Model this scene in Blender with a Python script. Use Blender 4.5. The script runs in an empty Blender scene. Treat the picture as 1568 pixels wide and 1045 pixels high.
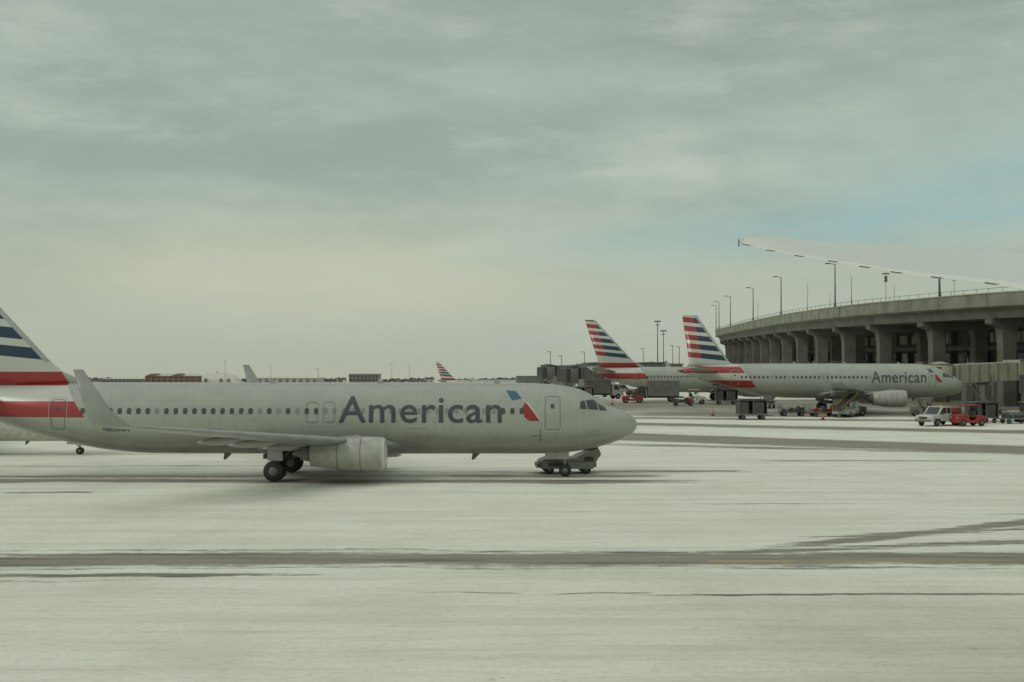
import bpy, bmesh, math, random
from mathutils import Vector, Matrix
random.seed(7)
scene=bpy.context.scene
scene.view_settings.view_transform='Standard'
scene.view_settings.look='None'
scene.view_settings.exposure=0
COL=scene.collection

def lin(r,g,b):
    def f(c):
        c/=255.0
        return c/12.92 if c<=0.04045 else ((c+0.055)/1.055)**2.4
    return (f(r),f(g),f(b),1.0)

# ------------------------------------------------------------------ node helper
class N:
    def __init__(s,nt): s.nt=nt
    def new(s,t,**k):
        n=s.nt.nodes.new(t)
        for a,v in k.items(): setattr(n,a,v)
        return n
    def _in(s,sock,v):
        if v is None: return
        if hasattr(v,'is_output') or isinstance(v,bpy.types.NodeSocket): s.nt.links.new(v,sock)
        else: sock.default_value=v
    def m(s,op,a,b=None,c=None,clamp=False):
        n=s.new('ShaderNodeMath',operation=op); n.use_clamp=clamp
        s._in(n.inputs[0],a); s._in(n.inputs[1],b); s._in(n.inputs[2],c)
        return n.outputs[0]
    def mr(s,v,a,b,c=0.0,d=1.0,smooth=True):
        n=s.new('ShaderNodeMapRange'); n.interpolation_type='SMOOTHSTEP' if smooth else 'LINEAR'
        s._in(n.inputs[0],v)
        for i,x in enumerate((a,b,c,d)): n.inputs[1+i].default_value=x
        return n.outputs[0]
    def mix(s,f,a,b,mode='MIX'):
        n=s.new('ShaderNodeMix',data_type='RGBA',blend_type=mode)
        s._in(n.inputs[0],f); s._in(n.inputs[6],a); s._in(n.inputs[7],b)
        return n.outputs[2]
    def noise(s,vec,scale=1.0,detail=4,rough=.55,mapscale=None,loc=None,rot=None):
        if mapscale is not None:
            mp=s.new('ShaderNodeMapping'); mp.inputs['Scale'].default_value=mapscale
            if loc: mp.inputs['Location'].default_value=loc
            if rot: mp.inputs['Rotation'].default_value=rot
            s.nt.links.new(vec,mp.inputs[0]); vec=mp.outputs[0]
        n=s.new('ShaderNodeTexNoise'); n.inputs['Scale'].default_value=scale
        n.inputs['Detail'].default_value=detail; n.inputs['Roughness'].default_value=rough
        s.nt.links.new(vec,n.inputs['Vector']); return n.outputs[0]
    def gt(s,a,b): return s.m('GREATER_THAN',a,b)
    def lt(s,a,b): return s.m('LESS_THAN',a,b)
    def mul(s,a,b): return s.m('MULTIPLY',a,b)
    def rng(s,v,a,b): return s.mul(s.gt(v,a),s.lt(v,b))

def newmat(name):
    m=bpy.data.materials.new(name); m.use_nodes=True
    nt=m.node_tree; b=nt.nodes['Principled BSDF']
    return m,N(nt),b

def simple(name,col,rough=.6,metal=0.0,var=.25,scale=2.0,coat=0):
    m,n,b=newmat(name)
    tc=n.new('ShaderNodeTexCoord').outputs['Object']
    nz=n.noise(tc,scale,5)
    f=n.mr(nz,.3,.7,1-var,1+var*.4,False)
    vm=n.new('ShaderNodeVectorMath',operation='SCALE'); vm.inputs[0].default_value=col[:3]
    n.nt.links.new(f,vm.inputs['Scale'])
    n.nt.links.new(vm.outputs[0],b.inputs['Base Color'])
    b.inputs['Roughness'].default_value=rough; b.inputs['Metallic'].default_value=metal
    b.inputs['Coat Weight'].default_value=coat
    return m

M={}
M['tyre']=simple('rubber',(.038,.038,.034),.85)
M['dark']=simple('dark_steel',(.070,.070,.062),.6)
M['mid']=simple('grey_steel',(.17,.17,.15),.5)
M['light']=simple('light_grey_paint',(.40,.41,.36),.4,0,.25,2,.15)
M['white']=simple('white_paint',(.56,.57,.50),.4)
M['lip']=simple('bare_metal',(.60,.61,.56),.3,.6,.15)
M['glass']=simple('dark_glass',(.05,.055,.053),.2,0,.1)
M['pane']=simple('cabin_window',(.075,.08,.077),.3,0,.1)
M['pane2']=simple('cabin_window_shade_down',(.25,.26,.235),.4,0,.1)
M['frame']=simple('seal_grey',(.17,.18,.165),.5)
M['ink']=simple('logo_grey',(.062,.076,.080),.45,0,.1)
M['red']=simple('red_paint',lin(150,48,46),.45,0,.15)
M['blue']=simple('blue_paint',lin(52,102,126),.45,0,.1)
M['yellow']=simple('yellow_paint',(.42,.29,.06),.5)
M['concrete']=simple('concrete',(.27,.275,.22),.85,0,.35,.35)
M['concdark']=simple('dark_concrete',(.165,.165,.138),.9,0,.4,.3)  # darker concrete for girders, piers, bands and joints
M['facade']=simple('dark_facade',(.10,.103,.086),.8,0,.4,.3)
M['cream']=simple('cream_panel',(.42,.41,.31),.6,0,.2,.5)
M['bridge']=simple('jet_bridge_panel',(.27,.28,.235),.55,0,.35,.6)
M['brick']=simple('brick_wall',(.21,.14,.11),.85)
M['roofsnow']=simple('snow_roof',(.62,.62,.56),.8,0,.1)
M['wing']=simple('wing_grey',(.33,.345,.315),.38,.1,.2,.8)
M['pole']=simple('galvanised_pole',(.11,.11,.10),.6)
M['tan']=simple('tan_wall',(.20,.195,.16),.8)
M['tree']=simple('bare_trees',(.12,.125,.11),.95,0,.5,.05)

# ------------------------------------------------------------------ mesh builder
class B:
    def __init__(s): s.bm=bmesh.new(); s.mats=[]
    def mi(s,mat):
        if isinstance(mat,str): mat=M[mat]
        if mat not in s.mats: s.mats.append(mat)
        return s.mats.index(mat)
    def poly(s,vs,fs,mat,smooth=False):
        i=s.mi(mat); bv=[s.bm.verts.new(v) for v in vs]
        for f in fs:
            try:
                fc=s.bm.faces.new([bv[k] for k in f]); fc.material_index=i; fc.smooth=smooth
            except ValueError: pass
        return bv
    def box(s,c,size,mat,rz=0,ry=0,top=(1,1)):
        x,y,z=[k/2 for k in size]; vs=[]
        R=Matrix.Rotation(rz,3,'Z')@Matrix.Rotation(ry,3,'Y')
        for sz in (-1,1):
            tx,ty=(top if sz>0 else (1,1))
            for sx,sy in ((-1,-1),(1,-1),(1,1),(-1,1)):
                vs.append(Vector(c)+R@Vector((sx*x*tx,sy*y*ty,sz*z)))
        s.poly(vs,[(0,3,2,1),(4,5,6,7),(0,1,5,4),(1,2,6,5),(2,3,7,6),(3,0,4,7)],mat)
    def beam(s,p0,p1,w,mat,h=None):
        s.cyl(p0,p1,w*.7071,w*.7071,mat,4,False)
    def cyl(s,p0,p1,r0,r1,mat,n=14,smooth=True):
        p0=Vector(p0);p1=Vector(p1);d=(p1-p0).normalized()
        q=d.to_track_quat('Z','Y').to_matrix()
        vs=[]
        for p,r in ((p0,r0),(p1,r1)):
            for k in range(n):
                a=2*math.pi*(k+.5)/n; vs.append(p+q@Vector((r*math.cos(a),r*math.sin(a),0)))
        fs=[(k,(k+1)%n,n+(k+1)%n,n+k) for k in range(n)]
        s.poly(vs,fs,mat,smooth)
        s.poly(vs[:n],[tuple(range(n))[::-1]],mat); s.poly(vs[n:],[tuple(range(n))],mat)
    def prism(s,prof,y0,y1,mat,xf=None):
        n=len(prof); vs=[Vector((a,y0,z)) for a,z in prof]+[Vector((a,y1,z)) for a,z in prof]
        if xf: vs=[xf(v) for v in vs]
        s.poly(vs,[tuple(range(n)),tuple(range(2*n-1,n-1,-1))]+[(k,(k+1)%n,n+(k+1)%n,n+k) for k in range(n)],mat)
    def loft(s,rings,mat,cap=True,smooth=True):
        n=len(rings[0]); vs=[v for r in rings for v in r]; fs=[]
        for i in range(len(rings)-1):
            for k in range(n):
                a=i*n+k;b=i*n+(k+1)%n; fs.append((a,b,b+n,a+n))
        s.poly(vs,fs,mat,smooth)
        if cap:
            s.poly(rings[0],[tuple(range(n))],mat); s.poly(rings[-1],[tuple(range(n))],mat)
    def revolve(s,origin,prof,axis,mat,n=32,smooth=True,sz=1.0):
        rings=[]
        for a,r in prof:
            ring=[]
            for k in range(n):
                t=2*math.pi*k/n
                if axis=='x': v=Vector((a,r*math.cos(t),r*math.sin(t)*sz))
                elif axis=='y': v=Vector((r*math.cos(t),a,r*math.sin(t)))
                else: v=Vector((r*math.cos(t),r*math.sin(t),a))
                ring.append(v+Vector(origin))
            rings.append(ring)
        s.loft(rings,mat,False,smooth)
    def wheel(s,c,r,w):
        s.revolve(c,[(-w/2,.01),(-w/2,r*.8),(-w*.35,r*.97),(0,r),(w*.35,r*.97),(w/2,r*.8),(w/2,.01)],'y','tyre',24)
        s.revolve(c,[(-w/2-.012,.005),(-w/2-.012,r*.40),(-w/2+.02,r*.45)],'y','mid',16)
        s.revolve(c,[(w/2+.012,.005),(w/2+.012,r*.40),(w/2-.02,r*.45)],'y','mid',16)
    def obj(s,name,parent=None,loc=None,rz=0,bevel=0,merge=True):
        if merge: bmesh.ops.remove_doubles(s.bm,verts=s.bm.verts,dist=.0005)
        bmesh.ops.recalc_face_normals(s.bm,faces=s.bm.faces)
        me=bpy.data.meshes.new(name); s.bm.to_mesh(me); s.bm.free()
        for m in s.mats: me.materials.append(m)
        o=bpy.data.objects.new(name,me); COL.objects.link(o)
        if parent: o.parent=parent
        if loc: o.location=loc
        o.rotation_euler[2]=rz
        if bevel:
            md=o.modifiers.new('b','BEVEL'); md.width=bevel; md.segments=2; md.limit_method='ANGLE'
        return o

def empty(name,loc,rz=0,sc=1):
    e=bpy.data.objects.new(name,None); COL.objects.link(e); e.location=loc; e.rotation_euler[2]=rz; e.scale=(sc,)*3
    return e

# ------------------------------------------------------------------ ground height
def gz(y,x=None):
    if y<330: z=0.0
    elif y<390: z=-0.019*(y-330)**2/120.0
    else: z=-0.019*(y-360)
    if x is not None and 430<y<680:      # hollow in the far airfield
        def ss(v,a,b):
            t=max(0,min(1,(v-a)/(b-a))); return t*t*(3-2*t)
        z-=4.0*ss(y,430,520)*(1-ss(y,600,680))*ss(x,-130,-80)*(1-ss(x,60,120))
    return z

# ------------------------------------------------------------------ airliner
def interp(tab,x):
    t=[math.sqrt(r[0]) for r in tab]; v=[r[1] for r in tab]; q=math.sqrt(max(x,0))
    n=len(t)
    if q>=t[-1]: return v[-1]
    i=0
    while i<n-2 and q>t[i+1]: i+=1
    def sl(k): return (v[k+1]-v[k])/(t[k+1]-t[k])
    def tg(k):
        if k==0: return sl(0)
        if k==n-1: return sl(n-2)
        a,b=sl(k-1),sl(k)
        if a*b<=0: return 0
        return 2*a*b/(a+b)
    h=t[i+1]-t[i]; u=(q-t[i])/h
    return ((2*u**3-3*u*u+1)*v[i]+(u**3-2*u*u+u)*h*tg(i)+(-2*u**3+3*u*u)*v[i+1]+(u**3-u*u)*h*tg(i+1))

def livery(name,L):
    m,n,b=newmat(name)
    tc=n.new('ShaderNodeTexCoord').outputs['Object']
    sp=n.new('ShaderNodeSeparateXYZ'); n.nt.links.new(tc,sp.inputs[0])
    X,Z=sp.outputs[0],sp.outputs[2]
    d=n.mul(X,-1.0)
    silver=(.385,.41,.355,1)
    fr=n.m('FRACT',n.mul(d,1/1.52))
    joint=n.lt(fr,.018)
    zj=n.m('FRACT',n.mul(n.m('ADD',Z,.28),1/1.13))
    jz=n.lt(zj,.020)
    j=n.mul(n.m('MAXIMUM',joint,jz),.18)
    nz=n.noise(tc,.6,5,mapscale=(1,1,2.5))
    dirt=n.mr(nz,.35,.75,0,.18,False)
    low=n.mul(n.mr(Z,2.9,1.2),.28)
    nz2=n.noise(tc,3.0,4,mapscale=(1,1,.25))
    streak=n.mul(n.mr(nz2,.5,.75),.12)
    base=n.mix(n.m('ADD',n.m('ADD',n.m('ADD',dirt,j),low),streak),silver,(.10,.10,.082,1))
    zs=n.m('MULTIPLY',n.m('SUBTRACT',Z,L['z0']),L['zk'])
    zn=n.m('ADD',zs,3.35)
    low1=n.m('MAXIMUM',n.rng(zn,3.35,4.22),n.rng(zn,5.07,5.82))
    lowreg=n.rng(zn,3.35,6.35)
    bnd=n.m('ADD',n.mul(n.m('SUBTRACT',Z,3.4),L['bk']),L['bd'])
    inlow=n.mul(n.gt(d,bnd),lowreg)
    le=n.m('ADD',n.mul(n.m('SUBTRACT',Z,L['fz']),L['fk']),L['fd']+.33)
    inup=n.mul(n.gt(d,le),n.gt(zn,6.35))
    zt=n.m('SUBTRACT',zn,n.mul(n.m('SUBTRACT',d,L['fd']),.10))
    fr2=n.m('FRACT',n.mul(n.m('SUBTRACT',zt,6.45),1/1.02))
    st2=n.mul(n.lt(fr2,.60),n.gt(zt,6.45))
    bl=n.lt(d,n.m('ADD',n.mul(n.m('SUBTRACT',Z,L['fz']),L['sk']),L['sd']))
    grad=n.mr(nz2,.2,.8,0,.5)
    blue=n.mix(grad,lin(34,55,74),lin(42,70,88))
    red=n.mix(grad,lin(150,48,46),lin(160,60,56))
    wht=(.52,.54,.48,1)
    upc=n.mix(st2,wht,n.mix(bl,red,blue))
    lowc=n.mix(low1,wht,red)
    c=n.mix(inlow,base,lowc); c=n.mix(inup,c,upc)
    n.nt.links.new(c,b.inputs['Base Color'])
    b.inputs['Roughness'].default_value=.34; b.inputs['Metallic'].default_value=.12
    b.inputs['Coat Weight'].default_value=.22; b.inputs['Coat Roughness'].default_value=.15
    return m

SP737=dict(
 top=[(0,2.87),(.06,3.12),(.2,3.30),(.5,3.52),(1.0,3.73),(1.7,3.95),(2.1,4.22),(2.6,4.58),(3.4,4.90),(4.7,5.12),(6.5,5.20),(20,5.21),(31,5.2),(34,5.1),(38,4.9)],
 bot=[(0,2.87),(.06,2.62),(.2,2.45),(.5,2.25),(1.0,2.02),(1.8,1.74),(2.6,1.54),(3.4,1.40),(4.7,1.29),(6.5,1.26),(20,1.26),(26.5,1.28),(29,1.45),(31.8,1.95),(35.5,3.05),(38,4.25)],
 wid=[(0,0.0),(.06,.26),(.2,.46),(.5,.72),(1.0,1.0),(1.8,1.30),(2.6,1.53),(3.4,1.68),(4.7,1.82),(6.5,1.88),(20,1.88),(29,1.86),(31.8,1.68),(35.5,1.0),(38,.28)],
 L=38.0,
 wing=[(12.2,.6,1.75,8.2,.85,0),(13.3,1.9,1.88,6.9,.8,0),(15.6,5.6,2.33,4.55,.5,0),(23.05,16.95,3.62,1.72,.18,0),(23.3,17.35,3.72,1.58,.15,25),(23.6,17.65,3.98,1.38,.13,60),(24.0,17.8,4.4,1.08,.10,78),(25.1,18.0,6.1,.42,.05,80)],
 stab=[(34.9,.3,4.45,3.6,.32,0),(38.0,7.1,5.15,1.2,.12,0)],
 fin=[(30.0,0,5.0,7.6,.30,90),(31.1,0,5.45,6.5,.34,90),(32.0,0,5.85,5.75,.36,90),(32.7,0,6.45,5.2,.36,90),(38.25,0,12.4,1.55,.14,90)],
 eng=(13.5,4.83,1.60,.90,3.9), gear=(19.62,2.86,.56), ngear=(4.0,.34),
 win=(6.3,30.6,3.70), text=(16.38,7.5,3.05,4.50),
 doors=[(4.35,5.13,2.72,4.46),(31.3,32.05,2.72,4.3)], exits=[(17.5,18.1,3.1,4.15),(16.6,17.2,3.1,4.15)],
 liv=dict(z0=3.35,zk=1.0,bk=.75,bd=30.2,fz=6.45,fk=.94,fd=32.7,sk=.33,sd=36.4),
 ck=[[(3.22,3.82),(3.22,4.2),(2.98,4.26),(2.86,3.80)],[(2.78,3.79),(2.90,4.26),(2.5,4.3),(2.3,4.15),(2.22,3.74)],[(2.14,3.72),(2.22,4.08),(1.85,3.90),(1.72,3.68)]],
 eagle=1)
SP319=dict(
 top=[(0,3.05),(.06,3.34),(.2,3.58),(.5,3.92),(1.0,4.26),(1.8,4.70),(2.6,5.15),(3.4,5.48),(4.7,5.78),(6.5,5.88),(15,5.89),(24,5.89),(29,5.8),(33.8,5.2)],
 bot=[(0,3.05),(.06,2.8),(.2,2.62),(.5,2.4),(1.0,2.2),(1.8,2.02),(2.6,1.9),(3.4,1.82),(4.7,1.76),(6.5,1.74),(15,1.74),(21,1.76),(24,2.0),(28,3.0),(31,3.95),(33.8,4.75)],
 wid=[(0,0.0),(.06,.3),(.2,.53),(.5,.83),(1.0,1.15),(1.8,1.47),(2.6,1.7),(3.4,1.84),(4.7,1.95),(6.5,1.975),(15,1.975),(23,1.96),(26,1.8),(30,1.15),(33.8,.25)],
 L=33.8,
 wing=[(9.7,.6,2.1,7.6,.9,0),(10.8,1.98,2.2,6.4,.8,0),(13.2,6.4,2.65,3.9,.46,0),(18.2,16.9,3.75,1.5,.16,0),(18.5,17.0,4.3,.7,.08,85)],
 stab=[(29.3,.3,4.9,3.0,.3,0),(32.3,6.2,5.4,1.2,.12,0)],
 fin=[(26.6,0,5.5,6.6,.34,90),(28.0,0,6.0,4.9,.34,90),(32.0,0,11.72,1.75,.14,90)],
 eng=(8.5,5.75,1.85,1.0,3.9), gear=(16.2,3.8,.57), ngear=(5.0,.38),
 win=(5.9,27.0,4.28), text=(11.5,5.0,3.6,5.0),
 doors=[(3.9,4.7,3.05,4.95),(27.3,28.0,3.4,5.0)], exits=[(16.6,17.2,3.7,4.75)],
 liv=dict(z0=3.0,zk=.98,bk=.75,bd=25.4,fz=6.0,fk=.70,fd=28.0,sk=.20,sd=31.3),
 ck=[[(2.9,4.3),(2.9,4.75),(2.6,4.8),(2.45,4.28)],[(2.38,4.27),(2.5,4.8),(2.1,4.65),(1.85,4.22)],[(1.78,4.2),(1.95,4.55),(1.5,4.35),(1.4,4.15)]],
 eagle=1)
LIV={}
def surf(sp,d,z):
    t=interp(sp['top'],d); b=interp(sp['bot'],d); w=interp(sp['wid'],d)
    zm=b+(t-b)*.47
    h=(t-zm) if z>zm else (zm-b)
    q=max(0,1-((z-zm)/h)**2)
    return w*math.sqrt(q)
def remap(sp,bm,off,side=-1,dz=.09,dx=None):
    zs=[v.co.z for v in bm.verts]; z=min(zs)+dz
    while z<max(zs):
        bmesh.ops.bisect_plane(bm,geom=bm.verts[:]+bm.edges[:]+bm.faces[:],plane_co=(0,0,z),plane_no=(0,0,1)); z+=dz
    if dx:
        xs=[v.co.x for v in bm.verts]; x=min(xs)+dx
        while x<max(xs):
            bmesh.ops.bisect_plane(bm,geom=bm.verts[:]+bm.edges[:]+bm.faces[:],plane_co=(x,0,0),plane_no=(1,0,0)); x+=dx
    for v in bm.verts: v.co.y=side*(surf(sp,-v.co.x,v.co.z)+off)
def rrect(d0,d1,z0,z1,r,k=3):
    pts=[]
    for cx,cz,a0 in ((d1-r,z1-r,0),(d0+r,z1-r,90),(d0+r,z0+r,180),(d1-r,z0+r,270)):
        for i in range(k+1):
            a=math.radians(a0+90*i/k); pts.append((cx+r*math.cos(a),cz+r*math.sin(a)))
    return pts
def finish(bm,name,mats,parent,smooth=False):
    me=bpy.data.meshes.new(name); bm.to_mesh(me); bm.free()
    for m in mats: me.materials.append(m)
    o=bpy.data.objects.new(name,me); COL.objects.link(o); o.parent=parent
    return o
def decals(sp,name,polys,mat,off,parent,side=-1,dz=.12,dx=None):
    bm=bmesh.new()
    for p in polys:
        bm.faces.new([bm.verts.new((-d,0,z)) for d,z in p])
    remap(sp,bm,off,side,dz,dx); return finish(bm,name,[M[mat]],parent)
def rings(sp,name,rects,wd,mat,off,parent,side=-1,r=.14):
    bm=bmesh.new()
    for d0,d1,z0,z1 in rects:
        o=rrect(d0-wd,d1+wd,z0-wd,z1+wd,r+wd); i=rrect(d0,d1,z0,z1,r)
        ov=[bm.verts.new((-a,0,z)) for a,z in o]; iv=[bm.verts.new((-a,0,z)) for a,z in i]
        for k in range(len(o)):
            j=(k+1)%len(o); bm.faces.new([ov[k],ov[j],iv[j],iv[k]])
    remap(sp,bm,off,side,.15); return finish(bm,name,[M[mat]],parent)
def textdecal(sp,name,body,dl,dr,z0,z1,mat,off,parent,bold=.012,side=-1,sp_=1.0):
    cu=bpy.data.curves.new('t','FONT'); cu.body=body; cu.size=1; cu.offset=bold; cu.resolution_u=6; cu.space_character=sp_
    o=bpy.data.objects.new('t',cu); COL.objects.link(o)
    bpy.context.view_layer.update()
    me=bpy.data.meshes.new_from_object(o.evaluated_get(bpy.context.evaluated_depsgraph_get()))
    bpy.data.objects.remove(o)
    bm=bmesh.new(); bm.from_mesh(me); bpy.data.meshes.remove(me)
    xs=[v.co.x for v in bm.verts]; ys=[v.co.y for v in bm.verts]
    x0,x1,y0,y1=min(xs),max(xs),min(ys),max(ys)
    for v in bm.verts:
        x=(v.co.x-x0)/(x1-x0); y=(v.co.y-y0)/(y1-y0)
        if side>0: x=1-x
        v.co=Vector((-dl+(dl-dr)*x,0,z0+(z1-z0)*y))
    remap(sp,bm,off,side,.09); return finish(bm,name,[M[mat]],parent)

def airfoil(b,secs,mat,side=1):
    fr=[0,.015,.06,.16,.34,.6,.85,1]; th=[0,.28,.58,.88,1,.72,.3,.03]
    rr=[]
    for d,y,z,ch,t,ca in secs:
        c=math.radians(ca); nv=Vector((0,-math.sin(c)*side,math.cos(c)))
        P=Vector((-d,y*side,z)); up=[P+Vector((-f*ch,0,0))+nv*(t*.5*h) for f,h in zip(fr,th)]
        dn=[P+Vector((-f*ch,0,0))-nv*(t*.5*h*.9) for f,h in zip(fr,th)][1:]
        rr.append(up+dn[::-1])
    b.loft(rr,mat,True,True)

def airliner(name,sp,loc,rz=0,sc=1,detail=True,plain=False):
    e=empty(name,loc,rz,sc)
    key=id(sp)
    if key not in LIV: LIV[key]=livery('airline_livery',sp['liv'])
    lv=M['white'] if plain else LIV[key]
    b=B(); ring=[]
    L=sp['L']; K=90
    for i in range(K+1):
        u=i/K
        d=L*(u**1.7)
        if i==0: d=.0004
        t=interp(sp['top'],d); bo=interp(sp['bot'],d); w=interp(sp['wid'],d); zm=bo+(t-bo)*.47
        rg=[]
        for k in range(48):
            a=2*math.pi*k/48; s_,c_=math.sin(a),math.cos(a)
            rg.append(Vector((-d,w*c_,zm+(t-zm)*s_ if s_>0 else zm+(zm-bo)*s_)))
        ring.append(rg)
    b.loft(ring,lv)
    b.cyl((-L+.02,0,(interp(sp['top'],L)+interp(sp['bot'],L))/2),(-L-.5,0,(interp(sp['top'],L)+interp(sp['bot'],L))/2+.08),.22,.10,'mid')
    b.obj('fuselage',e)
    b=B(); airfoil(b,sp['fin'],lv)
    b.obj('tail_fin',e)
    b=B()
    for s in (1,-1):
        airfoil(b,sp['wing'],'wing',s); 
    b.obj('wings',e)
    b=B()
    for s in (1,-1): airfoil(b,sp['stab'],'wing',s)
    b.obj('horizontal_stabilizers',e)
    w0,w1=sp['wing'][0],sp['wing'][1]
    b=B(); rr=[]
    dA=w1[0]-1.6; dB=w1[0]+w1[3]+2.2
    bo=interp(sp['bot'],w1[0])
    for i in range(25):
        u=i/24; q=max(0,math.sin(math.pi*u))**.45; d=dA+(dB-dA)*u
        rr.append([Vector((-d,(1.2+.85*q)*math.cos(a)*max(q,.05),bo+.55+(.72*q)*math.sin(a))) for a in [2*math.pi*k/28 for k in range(28)]])
    b.loft(rr,'wing')
    for s in (1,-1):
        for f,ln in ((.25,3.0),(.50,2.6),(.72,2.1)):
            a,c=sp['wing'][2],sp['wing'][3]
            if f<.3: a,c=sp['wing'][1],sp['wing'][2]; f2=.75
            else: f2=(f-.3)
            d=a[0]+(c[0]-a[0])*f2+(a[3]+(c[3]-a[3])*f2)*.62; y=a[1]+(c[1]-a[1])*f2; z=a[2]+(c[2]-a[2])*f2
            rr=[]
            for i in range(11):
                u=i/10; r=.20*math.sin(math.pi*min(.995,max(.005,u)))**.6
                rr.append([Vector((-(d-ln*.4+ln*u),s*(y+r*.7*math.cos(t)),z-.22-.12*u+r*math.sin(t))) for t in [2*math.pi*k/12 for k in range(12)]])
            b.loft(rr,'wing')
    b.obj('belly_and_flap_fairings',e)
    d0,ey,ez,R,Le=sp['eng']
    for s in (1,-1):
        b=B(); o=(-d0,s*ey,ez)
        b.revolve(o,[(-.16,R*.985),(-.3,R*1.01),(-1.2,R*1.04),(-2.3,R*.99),(-3.2,R*.84),(-Le,R*.74),(-Le,R*.66),(-Le+.6,R*.64)],'x','light',36,True,.97)
        b.revolve(o,[(-.16,R*.985),(-.03,R*.93),(0,R*.88),(-.05,R*.83),(-.2,R*.80)],'x','lip',36,True,.97)
        b.revolve(o,[(-.2,R*.80),(-.9,R*.80),(-.92,.02)],'x','dark',36,True,.97)
        b.revolve(o,[(-.45,.01),(-.6,.12),(-.9,.26)],'x','mid',16)
        for k in range(22):
            a=2*math.pi*k/22
            b.beam((-d0-.85,s*ey+.2*math.cos(a),ez+.2*math.sin(a)),(-d0-.88,s*ey+R*.78*math.cos(a+.1),ez+R*.76*math.sin(a+.1)),.05,'mid')
        b.revolve(o,[(-Le+.6,R*.52),(-Le-.1,R*.46),(-Le-.55,R*.36),(-Le-.55,R*.25),(-Le-1.0,.05)],'x','mid',24)
        for q in (-1.25,-2.45):
            b.revolve(o,[(q,R*1.046 if q>-2 else R*.985),(q-.04,R*1.048 if q>-2 else R*.982)],'x','frame',36,True,.97)
        z1=sp['wing'][2][2]
        b.prism([(-d0-1.0,ez+R*.9),(-d0-1.5,ez+R*1.10),(-d0-2.6,z1+.12),(-d0-5.2,z1-.05),(-d0-5.6,z1-.2),(-d0-4.2,ez+R*.45),(-d0-2.0,ez+R*.8)],s*ey-.17,s*ey+.17,'light')
        b.obj('engine',e)
    gd,gy,gr=sp['gear']; nd,nr=sp['ngear']
    b=B()
    for s in (1,-1):
        b.cyl((-gd,s*gy,gr),(-gd+.1,s*(gy-.25),2.2),.11,.13,'light')
        b.cyl((-gd+.0,s*gy,.9),(-gd+1.2,s*(gy-.3),2.0),.06,.06,'mid')
        b.cyl((-gd,s*gy,1.1),(-gd,s*(gy-1.6),1.7),.06,.06,'mid')
        b.cyl((-gd,s*(gy-.5),gr),(-gd,s*(gy+.5),gr),.10,.10,'dark')
        for o in (-.43,.43): b.wheel((-gd,s*gy+o,gr),gr,.40)
        b.box((-gd+.05,s*(gy+.32),1.55),(.8,.05,.9),'wing')
        b.box((-gd,s*1.3,1.25),(1.6,1.5,.25),'dark')
        b.box((-gd-.2,s*(gy-.2),1.95),(1.8,1.6,.08),'dark')
    bz=interp(sp['bot'],nd)
    b.cyl((-nd,0,nr),(-nd-.05,0,bz+.3),.075,.10,'light')
    b.cyl((-nd,0,nr+.3),(-nd-.9,0,bz+.1),.04,.04,'mid')
    b.cyl((-nd,-.25,nr),(-nd,.25,nr),.06,.06,'dark')
    for o in (-.2,.2): b.wheel((-nd,o,nr),nr,.2)
    for o in (-.42,.42): b.box((-nd-.45,o,bz-.14),(1.3,.03,.42),'light')
    b.box((-nd+.02,0,bz-.28),(.1,.3,.16),'lip')
    b.obj('landing_gear',e)
    b=B()
    for d in (8.7,22.5):
        zb=interp(sp['bot'],d)
        b.prism([(-d,zb+.03),(-d-.45,zb+.03),(-d-.5,zb-.32),(-d-.38,zb-.34)],-.02,.02,'frame')
    for d in (7.5,14.0,20.0):
        zb=interp(sp['top'],d)
        b.prism([(-d,zb-.03),(-d-.45,zb-.03),(-d-.42,zb+.2),(-d-.3,zb+.22)],-.02,.02,'light')
    b.obj('antennas',e)
    if not detail: return e
    t=sp['text']
    for side in (-1,1):
        a,c,wz=sp['win']; ps=[];ps2=[]; d=a
        while d<c:
            q=rrect(d,d+.24,wz-.165,wz+.165,.09,2)
            if not plain and t[1]-.1<d<t[0]+.1: ps2.append(q)
            elif random.random()<.08: ps2.append(q)
            else: ps.append(q)
            d+=.508
        decals(sp,'cabin_windows',ps,'pane',.016,e,side,.2)
        decals(sp,'cabin_windows_shaded',ps2,'pane2',.007,e,side,.2)
        decals(sp,'cockpit_windows',sp['ck'],'glass',.014,e,side,.07,.07)
        rings(sp,'doors',sp['doors'],.028,'frame',.013,e,side)
        rings(sp,'door_bands',[(x0-.12,x1+.12,z0-.12,z1+.12) for x0,x1,z0,z1 in sp['doors']+sp['exits']],.022,'white',.011,e,side)
        rings(sp,'exits',sp['exits'],.024,'frame',.013,e,side)
        dw=[rrect((x0+x1)/2-.1,(x0+x1)/2+.1,z1-.62,z1-.38,.05,2) for x0,x1,z0,z1 in sp['doors']]
        decals(sp,'door_windows',dw,'pane',.016,e,side,.2)
        if plain: continue
        textdecal(sp,'airline_lettering','American',t[0],t[1],t[2],t[3],'ink',.012,e,.010,side,1.07)
    if not plain:
        k=(t[3]-t[2])/1.45; d7=t[1]; z0=t[2]
        def P(pts): return [(d7-(7.5-a)*k, z0+(z-3.05)*k) for a,z in pts]
        for side in (-1,1):
            decals(sp,'emblem_blue',[P([(7.28,4.82),(6.72,4.77),(6.42,4.36),(6.95,4.28)])],'blue',.012,e,side,.08)
            decals(sp,'emblem_red',[P([(6.40,3.88),(6.22,4.18),(5.95,3.92),(5.42,3.16),(5.98,3.16),(6.25,3.35)])],'red',.012,e,side,.08)
            decals(sp,'emblem_white',[P([(6.42,4.30),(6.25,4.33),(5.95,4.02),(5.35,3.16),(5.42,3.13),(6.02,3.96),(6.26,4.20)])],'white',.013,e,side,.08)
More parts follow.
